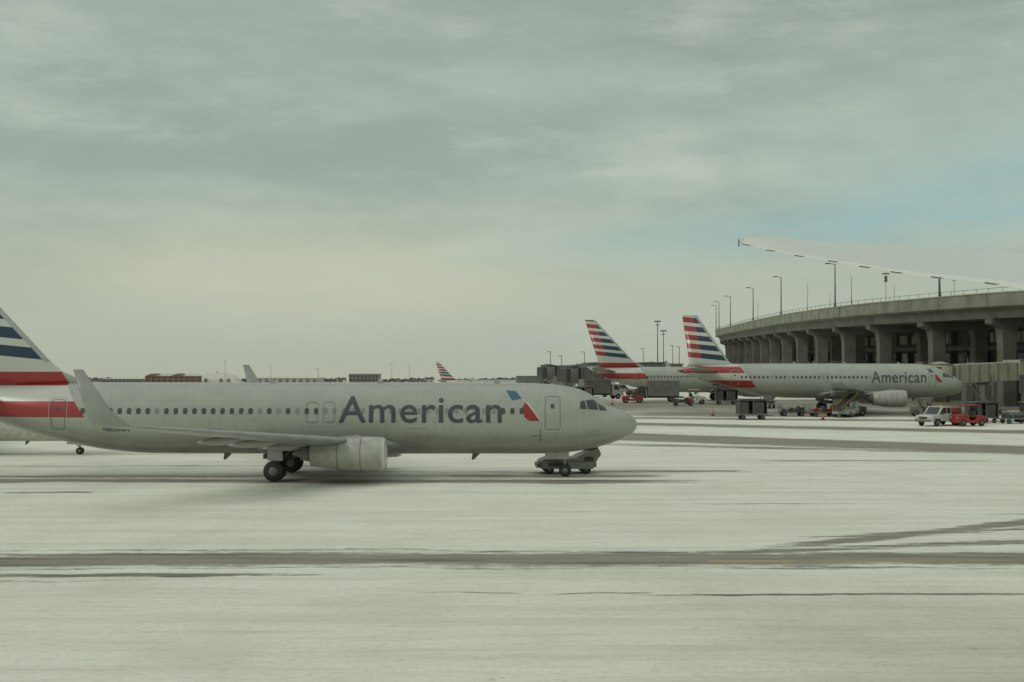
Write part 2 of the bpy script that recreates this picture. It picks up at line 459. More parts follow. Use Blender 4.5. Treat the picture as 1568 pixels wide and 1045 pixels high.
        if sp is SP737:
            textdecal(sp,'registration','N833NN',29.15,27.75,2.58,2.86,'ink',.012,e,.01)
            decals(sp,'service_marks',[[(5.45,2.05),(5.42,2.75),(5.39,2.75),(5.40,2.05)],[(5.9,2.35),(5.5,2.38),(5.5,2.35),(5.9,2.32)]],'ink',.012,e,-1,.2)
            rings(sp,'hatches',[(11.5,12.7,1.75,2.75),(22.5,23.7,1.75,2.7),(2.2,2.6,2.4,2.6)],.012,'frame',.012,e,-1,.06)
    return e

airliner('airliner',SP737,(6.95,75,0))
airliner('airliner',SP319,(54.3,162,0),math.radians(-1))
airliner('airliner',SP737,(51.0,207,0))
airliner('airliner',SP737,(8.1,560,gz(560,-10)),0,1,False)
airliner('regional_jet',SP737,(-26.6,92,0),0,.72,True,True)

# ------------------------------------------------------------------ wing of the observer's own widebody
m,n,b_=newmat('glossy_wing_paint'); b_.inputs['Roughness'].default_value=.3
tc=n.new('ShaderNodeTexCoord').outputs['Object']; nzz=n.noise(tc,.7,4)
n.nt.links.new(n.mix(n.mr(nzz,.4,.7,0,.10),(.78,.79,.72,1),(.66,.66,.6,1)),b_.inputs['Base Color'])
b_.inputs['Coat Weight'].default_value=.5; b_.inputs['Coat Roughness'].default_value=.15
M['obswing']=m
def widewing():
    near=[(6.09,36,9.67),(6.66,33,9.16),(7.38,29.5,8.65),(7.92,26.5,8.22),(8.55,22.5,7.75),(9.6,15,6.6),(11,3,4.8)]
    far=[(6.35,36.8,9.90),(7.1,37,9.96),(8.25,36.5,9.75),(10.75,36,9.55),(13.3,35,9.32),(19,24,7.7),(27,4,5.4)]
    def cr(P,n=6):
        out=[];Q=[Vector(p) for p in P]
        for i in range(len(Q)-1):
            a=Q[max(i-1,0)];b_=Q[i];c=Q[i+1];d=Q[min(i+2,len(Q)-1)]
            for k in range(n):
                u=k/n; out.append(.5*((2*b_)+(c-a)*u+(2*a-5*b_+4*c-d)*u*u+(3*b_-a-3*c+d)*u**3))
        out.append(Q[-1]); return out
    A=cr(near);C=cr(far); b=B(); rr=[]
    for i,(p,q) in enumerate(zip(A,C)):
        ch=(q-p).length; t=min(.04*ch+.02,.5); up=[];dn=[]
        for f,h in ((0,.02),(.12,.2),(.3,.55),(.55,.9),(.8,1),(.94,.6),(1,.1)):
            m=p.lerp(q,f); up.append(m+Vector((0,0,t*.15*h))); dn.append(m-Vector((0,0,t*.85*h)))
        rr.append(up+dn[::-1])
    b.loft(rr,M['obswing'])
    for i in range(2,len(A)-8,3):
        q=A[i]; b.beam(q+Vector((.12,.1,.0)),q+Vector((-.22,-.05,.03)),.022,'mid')
    b.beam(A[0]+Vector((-.02,0,-.10)),A[0]+Vector((-.02,0,.10)),.03,'mid')
    b.obj('aircraft_wing')
widewing()

# ------------------------------------------------------------------ elevated roadway
PTS=[(130,112),(98,138),(79,157),(66,174),(62.6,184),(59.2,199),(55.6,222),(54.2,269),(58.5,348),(67,443),(85,500),(118,545)]
def path(P,n=12):
    out=[];Q=[Vector((p[0],p[1],0)) for p in P]
    for i in range(len(Q)-1):
        a=Q[max(i-1,0)];b_=Q[i];c=Q[i+1];d=Q[min(i+2,len(Q)-1)]
        for k in range(n):
            u=k/n; out.append(.5*((2*b_)+(c-a)*u+(2*a-5*b_+4*c-d)*u*u+(3*b_-a-3*c+d)*u**3))
    out.append(Q[-1]); return out
PA=path(PTS)
cum=[0]
for i in range(1,len(PA)): cum.append(cum[-1]+(PA[i]-PA[i-1]).length)
def at(s):
    s=max(0,min(cum[-1]-1e-3,s)); i=0
    while cum[i+1]<s: i+=1
    u=(s-cum[i])/(cum[i+1]-cum[i]); p=PA[i].lerp(PA[i+1],u)
    def tt(k):
        a=PA[max(k-1,0)];c=PA[min(k+1,len(PA)-1)]; return (c-a).normalized()
    t=tt(i).lerp(tt(i+1),u).normalized(); return p,t,Vector((t.y,-t.x,0))
TOT=cum[-1]
def sweep(b,prof,mat,step=4,s0=0,s1=None):
    s1=s1 or TOT; rr=[]; k=int((s1-s0)/step)
    for i in range(k+1):
        p,t,nn=at(s0+(s1-s0)*i/k)
        rr.append([p+nn*o+Vector((0,0,z)) for o,z in prof])
    b.loft(rr,mat,True,False)
ov=empty('elevated_roadway',(0,0,0))
b=B()
sweep(b,[(0,13.45),(0,15.15),(.35,15.15),(.35,14.3),(14.6,14.3),(14.6,15.15),(15,15.15),(15,13.25),(.5,13.25),(.5,13.45)],'concrete')
b.obj('parapet_and_deck',ov)
b=B()
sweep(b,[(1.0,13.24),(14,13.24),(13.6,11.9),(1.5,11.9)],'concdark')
sweep(b,[(-.12,15.155),(-.12,15.3),(.5,15.3),(.5,15.155)],'cream')
b.obj('girders',ov)
b=B(); s=0
while s<TOT-10:
    p,t,nn=at(s); q=p+nn*.2
    b.beam(q+Vector((0,0,15.3)),q+Vector((0,0,15.85)),.05,'mid')
    r=math.atan2(t.y,t.x)
    if int(s/3)%4==0: b.box(p+nn*(-.02)+Vector((0,0,14.3)),(.07,.05,1.6),'concdark',r)
    s+=3
sweep(b,[(.17,15.82),(.17,15.88),(.23,15.88),(.23,15.82)],'mid')
b.obj('railing',ov)
b=B(); s=8; i=0
while s<TOT-20:
    p,t,nn=at(s); g=gz(p.y)
    def S(o0,o1,z,w,pp=p,nn=nn,t=t):
        return [pp+nn*o0-t*w+Vector((0,0,z)),pp+nn*o1-t*w+Vector((0,0,z)),pp+nn*o1+t*w+Vector((0,0,z)),pp+nn*o0+t*w+Vector((0,0,z))]
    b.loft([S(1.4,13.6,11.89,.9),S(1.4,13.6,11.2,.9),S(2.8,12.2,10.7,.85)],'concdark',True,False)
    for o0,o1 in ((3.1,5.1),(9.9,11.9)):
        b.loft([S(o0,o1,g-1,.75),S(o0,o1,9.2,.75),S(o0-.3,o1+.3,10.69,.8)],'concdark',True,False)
    s+=18
b.obj('piers',ov)

# terminal building behind the roadway
tb=empty('terminal_building',(0,0,0))
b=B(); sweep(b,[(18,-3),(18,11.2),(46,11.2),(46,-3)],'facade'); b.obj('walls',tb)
b=B()
for z in (4.2,8.1,11.5):
    sweep(b,[(17.0,z-.35),(17.0,z+.35),(18.2,z+.35),(18.2,z-.35)],'concdark')
b.obj('floor_bands',tb)
b=B(); s=6;i=0
while s<TOT-10:
    p,t,nn=at(s); r=math.atan2(t.y,t.x)
    b.box(p+nn*17.4+Vector((0,0,4)),(.5,.5,14),'concdark',r)
    s+=7
b.obj('columns',tb)
b=B(); s=9.5;i=0
while s<TOT-10:
    p,t,nn=at(s); r=math.atan2(t.y,t.x)
    if (i*7)%5 in (0,2,3,4):
        b.box(p+nn*17.9+Vector((0,0,9.8)),(5.2,.25,1.6),'cream',r)  # pale panel colour stands in for brightness seen through openings
        for q in (-1.3,0,1.3): b.box(p+nn*17.75+t*q+Vector((0,0,9.8)),(.12,.12,1.6),'dark',r)
    b.box(p+nn*17.9+Vector((0,0,6.2)),(5.6,.2,2.2),'glass',r)
    if i%3==0: b.box(p+nn*17.8+Vector((0,0,6.2)),(2.2,.2,1.7),'bridge',r)
    b.box(p+nn*17.9+Vector((0,0,2.0)),(4.4,.2,2.8),'mid' if i%2 else 'glass',r)
    i+=1; s+=7
b.obj('windows',tb)
b=B()
sweep(b,[(6,-2),(6,4.6),(16,4.6),(16,-2)],'tan',4,40,TOT-30)
b.obj('ramp_level_walls',tb)
b=B(); s=44;i=0
while s<TOT-34:
    p,t,nn=at(s); r=math.atan2(t.y,t.x)
    b.box(p+nn*5.95+Vector((0,0,1.9)),(3.2,.2,3.0),'facade' if i%2 else 'dark',r)
    b.box(p+nn*5.9+Vector((0,0,4.0)),(3.6,.2,.6),'glass',r)
    if i%3==1: b.box(p+nn*6.5+Vector((0,0,5.3)),(2.2,1.8,1.3),'mid',r)
    if i%4==2: b.box(p+nn*7+Vector((0,0,5.1)),(1.2,1.2,1.0),'bridge',r)
    if i%2==0: b.cyl(p+nn*8+Vector((0,0,4.6)),p+nn*8+Vector((0,0,6.6)),.12,.12,'mid',8)
    i+=1; s+=5
b.obj('ramp_level_doors_and_plant',tb)
b=B()
for (x,y,sx,sy,h) in ((82,232,5,4,5.2),(90,260,3,3,5.9),(84,215,2,2,4)):
    b.box((x,y,11.2+h/2),(sx,sy,h),'concdark'); 
b.obj('roof_plant',tb)

def find_s(px):
    best=None
    for k in range(0,int(TOT*2)):
        p,t,nn=at(k/2)
        if p.y<150 or p.y>450: continue
        e=abs(784+2062*p.x/p.y-px)
        if best is None or e<best[0]: best=(e,k/2)
    return best[1]
for px,h in ((1437,3.4),(1277,7.3),(1195,7.6),(1152,7.6),(1117.5,8.2),(1100,8.4),(1093.5,8.2)):
    p,t,nn=at(find_s(px)); b=B(); h_=h
    b.cyl((0,0,0),(0,0,.5),.22,.2,'pole'); b.cyl((0,0,.4),(0,0,h_),.13,.08,'pole',10)
    if h>5:
        b.cyl((0,0,h_-.05),(-1.1,0,h_+.12),.06,.05,'pole',8)
        b.box((-1.2,0,h_+.12),(1.0,.42,.18),'pole',0,0,(.7,.7))
    else: b.box((0,0,h_),(.6,.4,.25),'pole')
    b.obj('street_lamp',None,p+nn*.2+Vector((0,0,15.3)))
for x,y,z,h in ((67,305,14.5,9),(58,230,15,5.6),(75,270,12,13),(65,205,14.5,5),(66,330,13,9),(63,345,13,8),(92,280,10,16.5),(78,330,11,12),(71,250,12,8)):
    b=B(); b.cyl((0,0,0),(0,0,h),.07,.04,'mid',8)
    b.cyl((0,0,0),(0,0,.4),.25,.2,'mid',8)
    if h>12.5:
        for q in (.88,.95): b.box((0,0,h*q),(1.4,.3,.25),'mid')
        b.box((0,0,h*.8),(.5,.5,1.2),'mid')
    b.obj('antenna_mast',None,(x,y,z))

# ------------------------------------------------------------------ jet bridges
def jetbridge(p0,p1,z0,z1,mat='bridge'):
    e=empty('jet_bridge',(p0[0],p0[1],0)); d=Vector((p1[0]-p0[0],p1[1]-p0[1],0)); L=d.length; r=math.atan2(d.y,d.x); e.rotation_euler[2]=r
    b=B()
    def seg(a,c,w,h,dz=0):
        za=z0+(z1-z0)*a/L; zc=z0+(z1-z0)*c/L
        b.poly([Vector((x,y,z)) for x,zz in ((a,za),(c,zc)) for y,z in ((-w,zz+dz),(w,zz+dz),(w,zz+h+dz),(-w,zz+h+dz))],
               [(0,1,2,3),(7,6,5,4),(0,4,5,1),(1,5,6,2),(2,6,7,3),(3,7,4,0)],mat)
    seg(1.5,L*.55,1.25,2.3,.1); seg(L*.5,L,1.45,2.6)
    k=2.0
    while k<L-1:
        w=1.3 if k<L*.5 else 1.5; hh=1.2 if k<L*.5 else 1.3; zz=z0+(z1-z0)*k/L
        for sy in (-w,w): b.box((k,sy,zz+hh),(.12,.08,hh*1.9),'mid')
        k+=1.6
    zz=z0+(z1-z0)*.5
    for sy in (-1.52,1.52):
        b.beam((L*.5,sy,zz+2.62),(L,sy,z1+2.62),.14,'mid'); b.beam((L*.5,sy,zz),(L,sy,z1),.16,'mid')
    for k in range(4):
        a=L*.56+k*L*.11
        b.box((a,-1.50,z0+(z1-z0)*a/L+1.5),(1.3,.05,.7),'glass')
    b.obj('tunnel',e,None,0,.03)
    b=B()
    b.cyl((0,0,z0-.2),(0,0,z0+2.5),1.5,1.5,mat,20); b.cyl((0,0,z0+2.5),(0,0,z0+2.8),1.6,.3,mat,20)
    b.box((-1.2,0,z0+1.1),(1.2,2.4,2.1),'dark'); b.obj('cab_rotunda',e)
    b=B()
    b.cyl((L,0,-.5),(L,0,z1),.5,.5,'concrete',12)
    q=L*.3; zz=z0+(z1-z0)*.3
    for sy in (-1.6,1.6):
        b.cyl((q,sy,.5),(q,sy,zz+1),.16,.16,'mid'); b.wheel((q,sy,.5),.5,.35)
    b.box((q,0,zz-.15),(.5,3.6,.35),'mid'); b.box((q,0,.8),(.7,3,.4),'dark')
    for k in range(10):
        b.box((2.6+k*.28,-2.1,z0-k*(z0-.2)/10),(.3,.9,.06),'mid')
    b.beam((2.4,-2.55,z0+1),(5.4,-2.55,1.1),.06,'light'); b.beam((2.4,-1.65,z0+1),(5.4,-1.65,1.1),.06,'light')
    b.beam((2.4,-2.55,z0-.1),(5.4,-2.55,.1),.1,'mid')
    b.obj('supports_and_stair',e)
jetbridge((52.6,165.6),(74,176),3.3,4.0,'cream')
jetbridge((9.5,222),(26,236),2.6,3.2,'mid')
jetbridge((7,262),(22,270),2.6,3.2,'mid')
jetbridge((60.2,154),(84,166),2.5,4.2,'bridge')

# ------------------------------------------------------------------ vehicles
def pickup(loc,rz,mat='white',bed=None):
    b=B(); bed=bed or mat
    b.prism([(-.75,.5),(-.75,1.12),(1.35,1.12),(2.45,1.05),(2.7,.9),(2.72,.5)],-.95,.95,mat)
    b.prism([(-2.75,.5),(-2.75,1.12),(-.76,1.12),(-.76,.5)],-.97,.97,bed)
    b.prism([(-.75,1.12),(-.6,1.85),(.75,1.88),(1.45,1.12)],-.82,.82,mat)
    b.prism([(-.6,1.2),(-.5,1.76),(.05,1.77),(.05,1.2)],-.835,.835,'glass'); b.prism([(.15,1.2),(.15,1.77),(.68,1.77),(1.18,1.2)],-.835,.835,'glass')
    b.poly([(1.43,-.7,1.16),(1.43,.7,1.16),(.82,.66,1.82),(.82,-.66,1.82)],[(0,1,2,3)],'glass')
    b.box((-1.8,0,1.14),(1.7,1.6,.06),'dark')
    for x in (-1.75,1.75):
        for y in (-.86,.86): b.wheel((x,y,.4),.4,.26); b.box((x,y,.6),(1.0,.22,.3),'dark')
    b.box((2.75,0,.55),(.12,1.8,.22),'mid'); b.box((-2.8,0,.55),(.12,1.8,.2),'mid')
    for y in (-.72,.72): b.box((2.7,y,.85),(.08,.32,.2),'lip'); b.box((-2.76,y,.95),(.05,.15,.3),'red')
    b.box((2.71,0,.82),(.06,.9,.25),'dark')
    b.box((0,0,1.95),(.25,.9,.12),'yellow'); b.box((-2.0,0,1.45),(1.0,1.5,.55),bed)
    for y in (-1.02,1.02): b.box((1.0,y,1.25),(.14,.14,.2),'dark')
    return b.obj('pickup_truck',None,loc,rz,.04)
def tractor(loc,rz,mat='red',name='baggage_tractor'):
    b=B()
    b.prism([(-1.5,.35),(-1.5,1.0),(-.5,1.0),(-.4,.6),(.3,.6),(.4,1.15),(1.45,1.05),(1.55,.35)],-.75,.75,mat)
    b.box((-.15,0,.95),(.5,1.1,.15),'dark'); b.box((-.42,0,1.25),(.12,1.1,.55),'dark')
    for x in (-.7,.45):
        for y in (-.66,.66): b.beam((x,y,.9),(x*.95,y,2.0),.07,'dark')
    b.box((-.12,0,2.03),(1.5,1.5,.09),mat)
    b.cyl((.25,.25,1.0),(.05,.25,1.35),.03,.03,'dark'); 
    for x in (-1.0,1.0):
        for y in (-.68,.68): b.wheel((x,y,.36),.36,.25)
    for y in (-.5,.5): b.box((1.52,y,.85),(.06,.2,.16),'lip')
    b.box((-.65,0,1.5),(.05,1.25,.9),'glass')
    return b.obj(name,None,loc,rz,.03)
def cart(loc,rz,mat='dark'):
    b=B()
    b.box((0,0,.55),(3.1,1.5,.14),'mid')
    for x in (-1.5,0,1.5):
        for y in (-.7,.7): b.beam((x,y,.55),(x,y,2.0),.07,'mid')
    b.prism([(-1.62,2.0),(-1.62,2.06),(-1.2,2.2),(1.2,2.2),(1.62,2.06),(1.62,2.0)],-.8,.8,mat)
    b.box((0,.68,1.3),(2.96,.04,1.36),mat)
    for x in (-1.48,1.48): b.box((x,0,1.3),(.05,1.35,1.36),mat)
    for x,w in ((-.95,.9),(.6,1.2)): b.box((x,-.68,1.25),(w,.04,1.3),mat)
    for x,y,z in ((-.6,0,.85),(.1,.1,.8),(.7,-.1,.9),(.4,.1,1.2)): b.box((x,y,z),(.65,.5,.42),random.choice(['dark','mid','ink']),.2)
    for x in (-1.05,1.05):
        for y in (-.62,.62): b.wheel((x,y,.25),.25,.15)
    b.beam((1.5,0,.42),(2.5,0,.35),.07,'dark')
    return b.obj('baggage_cart',None,loc,rz,.015)
def opencart(loc,rz,mat='mid'):
    b=B()
    b.box((0,0,.5),(2.9,1.5,.12),mat)
    for x in (-1.4,1.4):
        for y in (-.7,0,.7): b.beam((x,y,.5),(x,y,1.35),.05,mat)
        b.beam((x,-.7,1.35),(x,.7,1.35),.05,mat)
    for i in range(7):
        x=-1.05+.35*i; h=random.uniform(.25,.6)
        b.box((x,random.uniform(-.3,.3),.57+h/2),(.3,random.uniform(.5,.8),h),random.choice(['dark','ink','red','blue','mid','facade']),random.uniform(-.2,.2))
    for x in (-1.0,1.0):
        for y in (-.62,.62): b.wheel((x,y,.25),.25,.15)
    b.beam((1.4,0,.42),(2.3,0,.3),.06,'dark')
    return b.obj('luggage_dolly',None,loc,rz,.015)
def beltloader(loc,rz,mat='white'):
    b=B()
    b.prism([(-2.2,.4),(-2.2,.9),(.8,.9),(1.0,1.15),(2.1,1.05),(2.2,.4)],-.9,.9,mat)
    b.poly([Vector((x,y,z)) for x,z in ((-3.4,.75),(3.2,2.3)) for y,z in ((-.5,z),(.5,z),(.5,z+.22),(-.5,z+.22))],[(0,1,2,3),(7,6,5,4),(0,4,5,1),(1,5,6,2),(2,6,7,3),(3,7,4,0)],'dark')
    for y in (-.56,.56): b.beam((-3.4,y,1.2),(3.2,y,2.75),.06,'yellow'); 
    for k in range(7):
        x=-3.2+k*1.0
        for y in (-.56,.56): b.beam((x,y,.85+k*.235),(x,y,1.25+k*.235),.05,'yellow')
    b.beam((1.2,-.4,.9),(1.6,-.4,1.9),.1,'mid'); b.beam((1.2,.4,.9),(1.6,.4,1.9),.1,'mid')
    b.box((1.3,-.72,1.4),(.9,.35,.6),mat)
    for x in (-1.4,1.4):
        for y in (-.8,.8): b.wheel((x,y,.38),.38,.25)
    return b.obj('belt_loader',None,loc,rz,.02)
def boxtruck(loc,rz,body='light',cab='white',name='service_truck'):
    b=B()
    b.box((-1.1,0,.75),(6.6,1.0,.22),'dark')
    b.box((-1.4,0,2.0),(4.6,2.3,2.2),body)
    b.box((-1.4,0,3.13),(4.66,2.36,.06),'mid')
    for k in range(6): b.box((-3.5+k*.85,-1.165,2.0),(.06,.03,2.15),'mid')
    b.prism([(1.15,.6),(1.15,2.35),(2.1,2.4),(2.75,1.5),(3.1,1.35),(3.15,.6)],-1.05,1.05,cab)
    b.prism([(1.5,1.5),(1.5,2.2),(2.0,2.22),(2.5,1.5)],-1.06,1.06,'glass')
    b.poly([(2.73,-.9,1.56),(2.73,.9,1.56),(2.17,.85,2.33),(2.17,-.85,2.33)],[(0,1,2,3)],'glass')
    for x in (-2.6,2.2):
        for y in (-.95,.95): b.wheel((x,y,.45),.45,.3)
    b.box((3.2,0,.7),(.12,2.0,.25),'dark')
    for y in (-.8,.8): b.box((3.15,y,1.0),(.06,.3,.18),'lip')
    b.box((1.9,0,2.5),(.2,.8,.12),'yellow')
    return b.obj(name,None,loc,rz,.03)

pickup((41.6,131,0),math.radians(218),'white','red')
tractor((44.0,130.0,0),math.radians(195))
cart((25.6,144,0),math.radians(5))
cart((47.4,136,0),math.radians(20),'dark')
opencart((50.4,135,0),math.radians(10),'mid')
tractor((53.0,138,0),math.radians(10),'mid')
boxtruck((57.5,141,0),math.radians(170),'facade','dark')
tractor((38.6,153,0),0,'dark')
beltloader((37.2,150,0),math.radians(60),'light')
opencart((34.8,151,0),math.radians(8)); opencart((31.6,152,0),math.radians(3),'dark'); tractor((46.5,152,0),math.radians(170),'mid')
beltloader((33.5,178,0),math.radians(90),'white')
cart((30.2,190,0),0); tractor((26,192,0),0,'white')
boxtruck((14.5,215,0),math.radians(20),'mid','light')
boxtruck((21,200,0),math.radians(180),'mid','dark')
cart((11,208,0),.3,'mid'); tractor((17.5,196,0),0,'red'); opencart((23.5,185,0),0,'dark')
opencart((56,158,0),.2,'mid'); pickup((19,238,0),.2,'light'); boxtruck((4.5,255,0),0.1,'mid','mid')
boxtruck((9.8,246,0),1.2,'mid','white')

M['orange']=simple('orange_plastic',(.6,.13,.05),.5)
def cone(loc):
    b=B(); b.box((0,0,.03),(.42,.42,.05),'dark'); b.cyl((0,0,.055),(0,0,.75),.17,.03,M['orange'],14); b.cyl((0,0,.32),(0,0,.46),.118,.088,'white',14)
    b.obj('traffic_cone',None,loc)
for l in ((22.8,153,0),(33,143,0),(50,148,0),(14,188,0)): cone(l)

def tug():
    b=B()
    b.prism([(-1.5,.30),(-1.58,.72),(-1.2,.88),(.45,.90),(.7,1.05),(1.5,1.38),(1.78,1.42),(1.9,1.1),(1.7,.85),(1.45,.30)],-1.0,1.0,'bridge')
    b.box((-.55,-1.02,.55),(1.1,.03,.22),'dark')
    b.box((-.9,-1.03,.80),(.8,.06,.10),'mid'); b.box((1.2,-1.02,.85),(.5,.04,.28),'dark')
    b.box((1.5,-.4,1.5),(.5,.8,.16),'mid')
    b.box((1.25,.5,1.55),(.5,.7,.35),'glass'); b.box((1.25,.5,1.75),(.58,.78,.05),'white')
    b.box((1.55,0,.5),(.25,1.2,.25),'dark'); b.box((-1.65,0,.48),(.2,1.6,.25),'mid')
    b.box((.2,-1.03,.72),(2.4,.04,.04),'frame')
    for x in (-1.05,1.05):
        for y in (-.84,.84): b.wheel((x,y,.28),.28,.26)
    b.obj('pushback_tug',None,(3.1,77.3,0),math.radians(4),.03)
tug()

# ------------------------------------------------------------------ distant things
def lowbuilding(name,x,y,w,dp,h,mat,bays,gables=0,snow=True):
    g=gz(y); e=empty(name,(x,y,g)); b=B()
    b.box((0,0,h/2-1),(w,dp,h+2),mat); b.obj('walls',e)
    b=B()
    for i in range(bays):
        xx=-w/2+w*(i+.5)/bays
        b.box((xx,-dp/2-.02,h*.35),(w/bays*.5,.1,h*.22),'glass'); b.box((xx,-dp/2-.02,h*.75),(w/bays*.5,.1,h*.18),'glass')
    b.obj('windows',e)
    b=B()
    if gables:
        for i in range(gables):
            xx=-w/2+w*(i+.5)/gables; q=w/gables/2
            b.prism([(xx-q*1.02,h),(xx,h+q*.38),(xx+q*1.02,h)],-dp/2-.4,dp/2+.4,'roofsnow' if (i%2) else mat)
    else: b.box((0,0,h+.15),(w+.6,dp+.6,.35),'roofsnow' if snow else mat)
    b.obj('roof',e)
def dx(px,y): return (px-784)*y/2062
lowbuilding('brick_building',dx(266,700),700,26,14,3.6,'brick',9,4)
lowbuilding('apartment_building',dx(559,900),900,20,14,6.0,'mid',8)
lowbuilding('hangar',dx(440,800),800,40,25,2.9,'light',10)
lowbuilding('hangar',dx(195,900),900,26,25,2.8,'mid',10)
lowbuilding('cargo_building',dx(985,420),420,22,20,5.6,'tan',10,0,False)
lowbuilding('cargo_building',dx(862,350),350,10,12,4.2,'mid',5)
lowbuilding('cargo_building',dx(1045,380),380,14,14,4.0,'facade',8)
lowbuilding('cargo_building',dx(910,300),300,7,10,4.9,'facade',4,0,False)
b=B(); rr=[]
for i in range(13):
    a=math.pi*i/12; xx=-12.5*math.cos(a); hh=5.4*math.sin(a)**.8+.05
    rr.append([Vector((xx,8*math.cos(t),hh*math.sin(t))) for t in [math.pi*k/10 for k in range(11)]])
b.loft(rr,'roofsnow'); 
b.cyl((0,0,5.3),(0,0,6.1),.7,.2,'light')
for xx in (-8,-4,4,8): b.box((xx,-8.1,1.2),(1.4,.3,2.4),'mid')
b.obj('domed_storage_building',None,(dx(332,720),720,gz(720)))
b=B(); 
for (p0,p1) in ((150,530),(585,665),(700,835),(930,1100),(-60,150)):
    cnt=int((p1-p0)*9)
    for i in range(cnt):
        y=1200+random.uniform(-25,25); px=random.uniform(p0,p1)
        x=dx(px,y); prof=4.0+.55*math.sin(px*.05)+.4*math.sin(px*.23+1)+.35*math.sin(px*.61)
        z=gz(y)+random.uniform(0,1)**.7*prof; r=random.uniform(.3,.85)
        a=random.uniform(0,math.pi); vs=[]
        for k in range(5):
            t=a+k*2*math.pi/5; q=r*random.uniform(.6,1.2); vs.append((x+q*math.cos(t),y+random.uniform(-.3,.3),z+q*.8*math.sin(t)))
        b.poly(vs,[(0,1,2,3,4)],'tree')
b.obj('distant_treeline',None,None,0,0,False)
M['hazepole']=simple('hazed_pole',(.2,.205,.185),.7)  # distance haze is put into this lighter pole colour
for px,y,h,w_ in ((345,600,10,.1),(600,620,9,.1),(627,640,9,.1),(415,650,8,.1),(487,500,5.2,.1),(1007,330,15.5,.16),(1016,345,13.5,.14),(985,345,9,.12),(860,300,7,.12),(843,320,8,.12),(1030,360,10,.12),(895,330,8,.12),(1040,300,9,.12)):
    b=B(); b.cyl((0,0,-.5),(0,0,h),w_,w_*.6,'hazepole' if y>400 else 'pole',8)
    if h>11: b.box((0,0,h),(1.6,.4,.3),'pole'); b.box((0,0,h-.9),(1.0,.3,.2),'pole')
    else: b.box((-.3,0,h),(.9,.3,.16),'hazepole')
    b.obj('light_mast',None,(dx(px,y),y,gz(y)))

# ------------------------------------------------------------------ ground
m,n,bs=newmat('snowy_tarmac')
geo=n.new('ShaderNodeNewGeometry').outputs['Position']
sp=n.new('ShaderNodeSeparateXYZ'); n.nt.links.new(geo,sp.inputs[0]); X,Y=sp.outputs[0],sp.outputs[1]
warp=n.m('ADD',n.m('MULTIPLY',n.m('SUBTRACT',n.noise(geo,1,3,mapscale=(.05,.02,1)),.5),2.4),n.m('MULTIPLY',n.m('SUBTRACT',n.noise(geo,1,3,mapscale=(.35,.3,1),loc=(4,4,0)),.5),.9))
Yw=n.m('ADD',Y,warp)
strips=[(0,44.2,.012,1.8,-60,60,1.2),(0,46.2,.0,.5,-60,8,.6),(0,42.3,.0,.35,-40,22,.6),
 (10.3,47.6,.62,1.0,8.0,60,1.05),(12.5,50.0,.28,.6,10,40,.85),(10,46.4,.25,.8,5,30,.85),
 (-12,41.0,.0,.5,-30,-6.2,.95),(-12,40.0,.02,.25,-30,-10,.7),
 (-1.5,37.8,.0,.16,-3,.2,1),(2.5,37.9,.0,.15,1.0,4.0,.95),(10,37.6,.01,.22,4.4,26,.95),
 (0,72.0,.0,1.5,-45,10,1.1),(0,74.6,0,1.2,-60,-10,.85),(9,78.6,.0,.6,4,13.5,1.1),(3,75.2,0,1.0,-4,9,.9),
 (-22,65.7,0,.45,-25,-20.5,1.05),(0,77.8,0,.8,-12,14,.7),(-20,82,0,1.2,-60,-8,.6),
 (9,113,-.60,6.5,-12,95,1.45),(9,102,-.35,2.2,4,60,.8),(12.6,134,-.45,4.0,-10,95,1.2),(15,147,-.2,3.0,0,95,1.1),(24,86,0,.6,16,31,.9),
 (0,92,0,1.2,-45,-20,.6),(0,61,0,.35,8,22,.6),(0,57,-.02,.35,14,30,.6),(0,182,.1,30,2,110,1.0),(40,158,0,10,12,85,1.1)]
acc=None
for x0,y0,k,hw,xa,xb,st in strips:
    yy=n.m('SUBTRACT',Yw,y0-k*x0)
    if k: yy=n.m('SUBTRACT',yy,n.mul(X,k))
    g=n.m('SUBTRACT',1.0,n.m('DIVIDE',n.m('ABSOLUTE',yy),hw),clamp=True)
    xc=(xa+xb)/2; xw=(xb-xa)/2; ew=max(.6,(xb-xa)*.12)
    r=n.mr(n.m('ABSOLUTE',n.m('SUBTRACT',X,xc)),xw-ew,xw+ew,st,0)
    g=n.mul(n.m('POWER',g,.45),r)
    acc=g if acc is None else n.m('MAXIMUM',acc,g)
ns=n.noise(geo,1,6,.65,mapscale=(.14,1.8,1))
ns2=n.noise(geo,1,7,.78,mapscale=(1.2,3.0,1),loc=(3,7,0))
nn_=n.m('ADD',n.mul(n.m('SUBTRACT',ns,.5),1.7),n.mul(n.m('SUBTRACT',ns2,.5),1.5))
tr=n.mr(n.m('ADD',acc,nn_),.36,.82)
tr=n.mul(tr,n.mr(acc,.02,.3))
s1=n.noise(geo,1,6,.62,mapscale=(.06,.6,1),loc=(5,2,0),rot=(0,0,.03))
s1b=n.noise(geo,1,6,.7,mapscale=(.3,2.6,1),loc=(8,1,0),rot=(0,0,-.03))
s2=n.noise(geo,1,5,.6,mapscale=(.22,.16,1),loc=(1,2,0))
s3=n.noise(geo,1,7,.85,mapscale=(3.5,5,1))
snow=n.mix(n.mr(s1,.40,.68,0,.60),(.87,.87,.765,1),(.66,.655,.56,1))
snow=n.mix(n.mr(s1b,.50,.70,0,.50),snow,(.58,.575,.485,1))
snow=n.mix(n.mr(s2,.45,.70,0,.45),snow,(.64,.635,.54,1))
snow=n.mix(n.mr(s3,.48,.66,0,.60),snow,(.54,.535,.45,1))
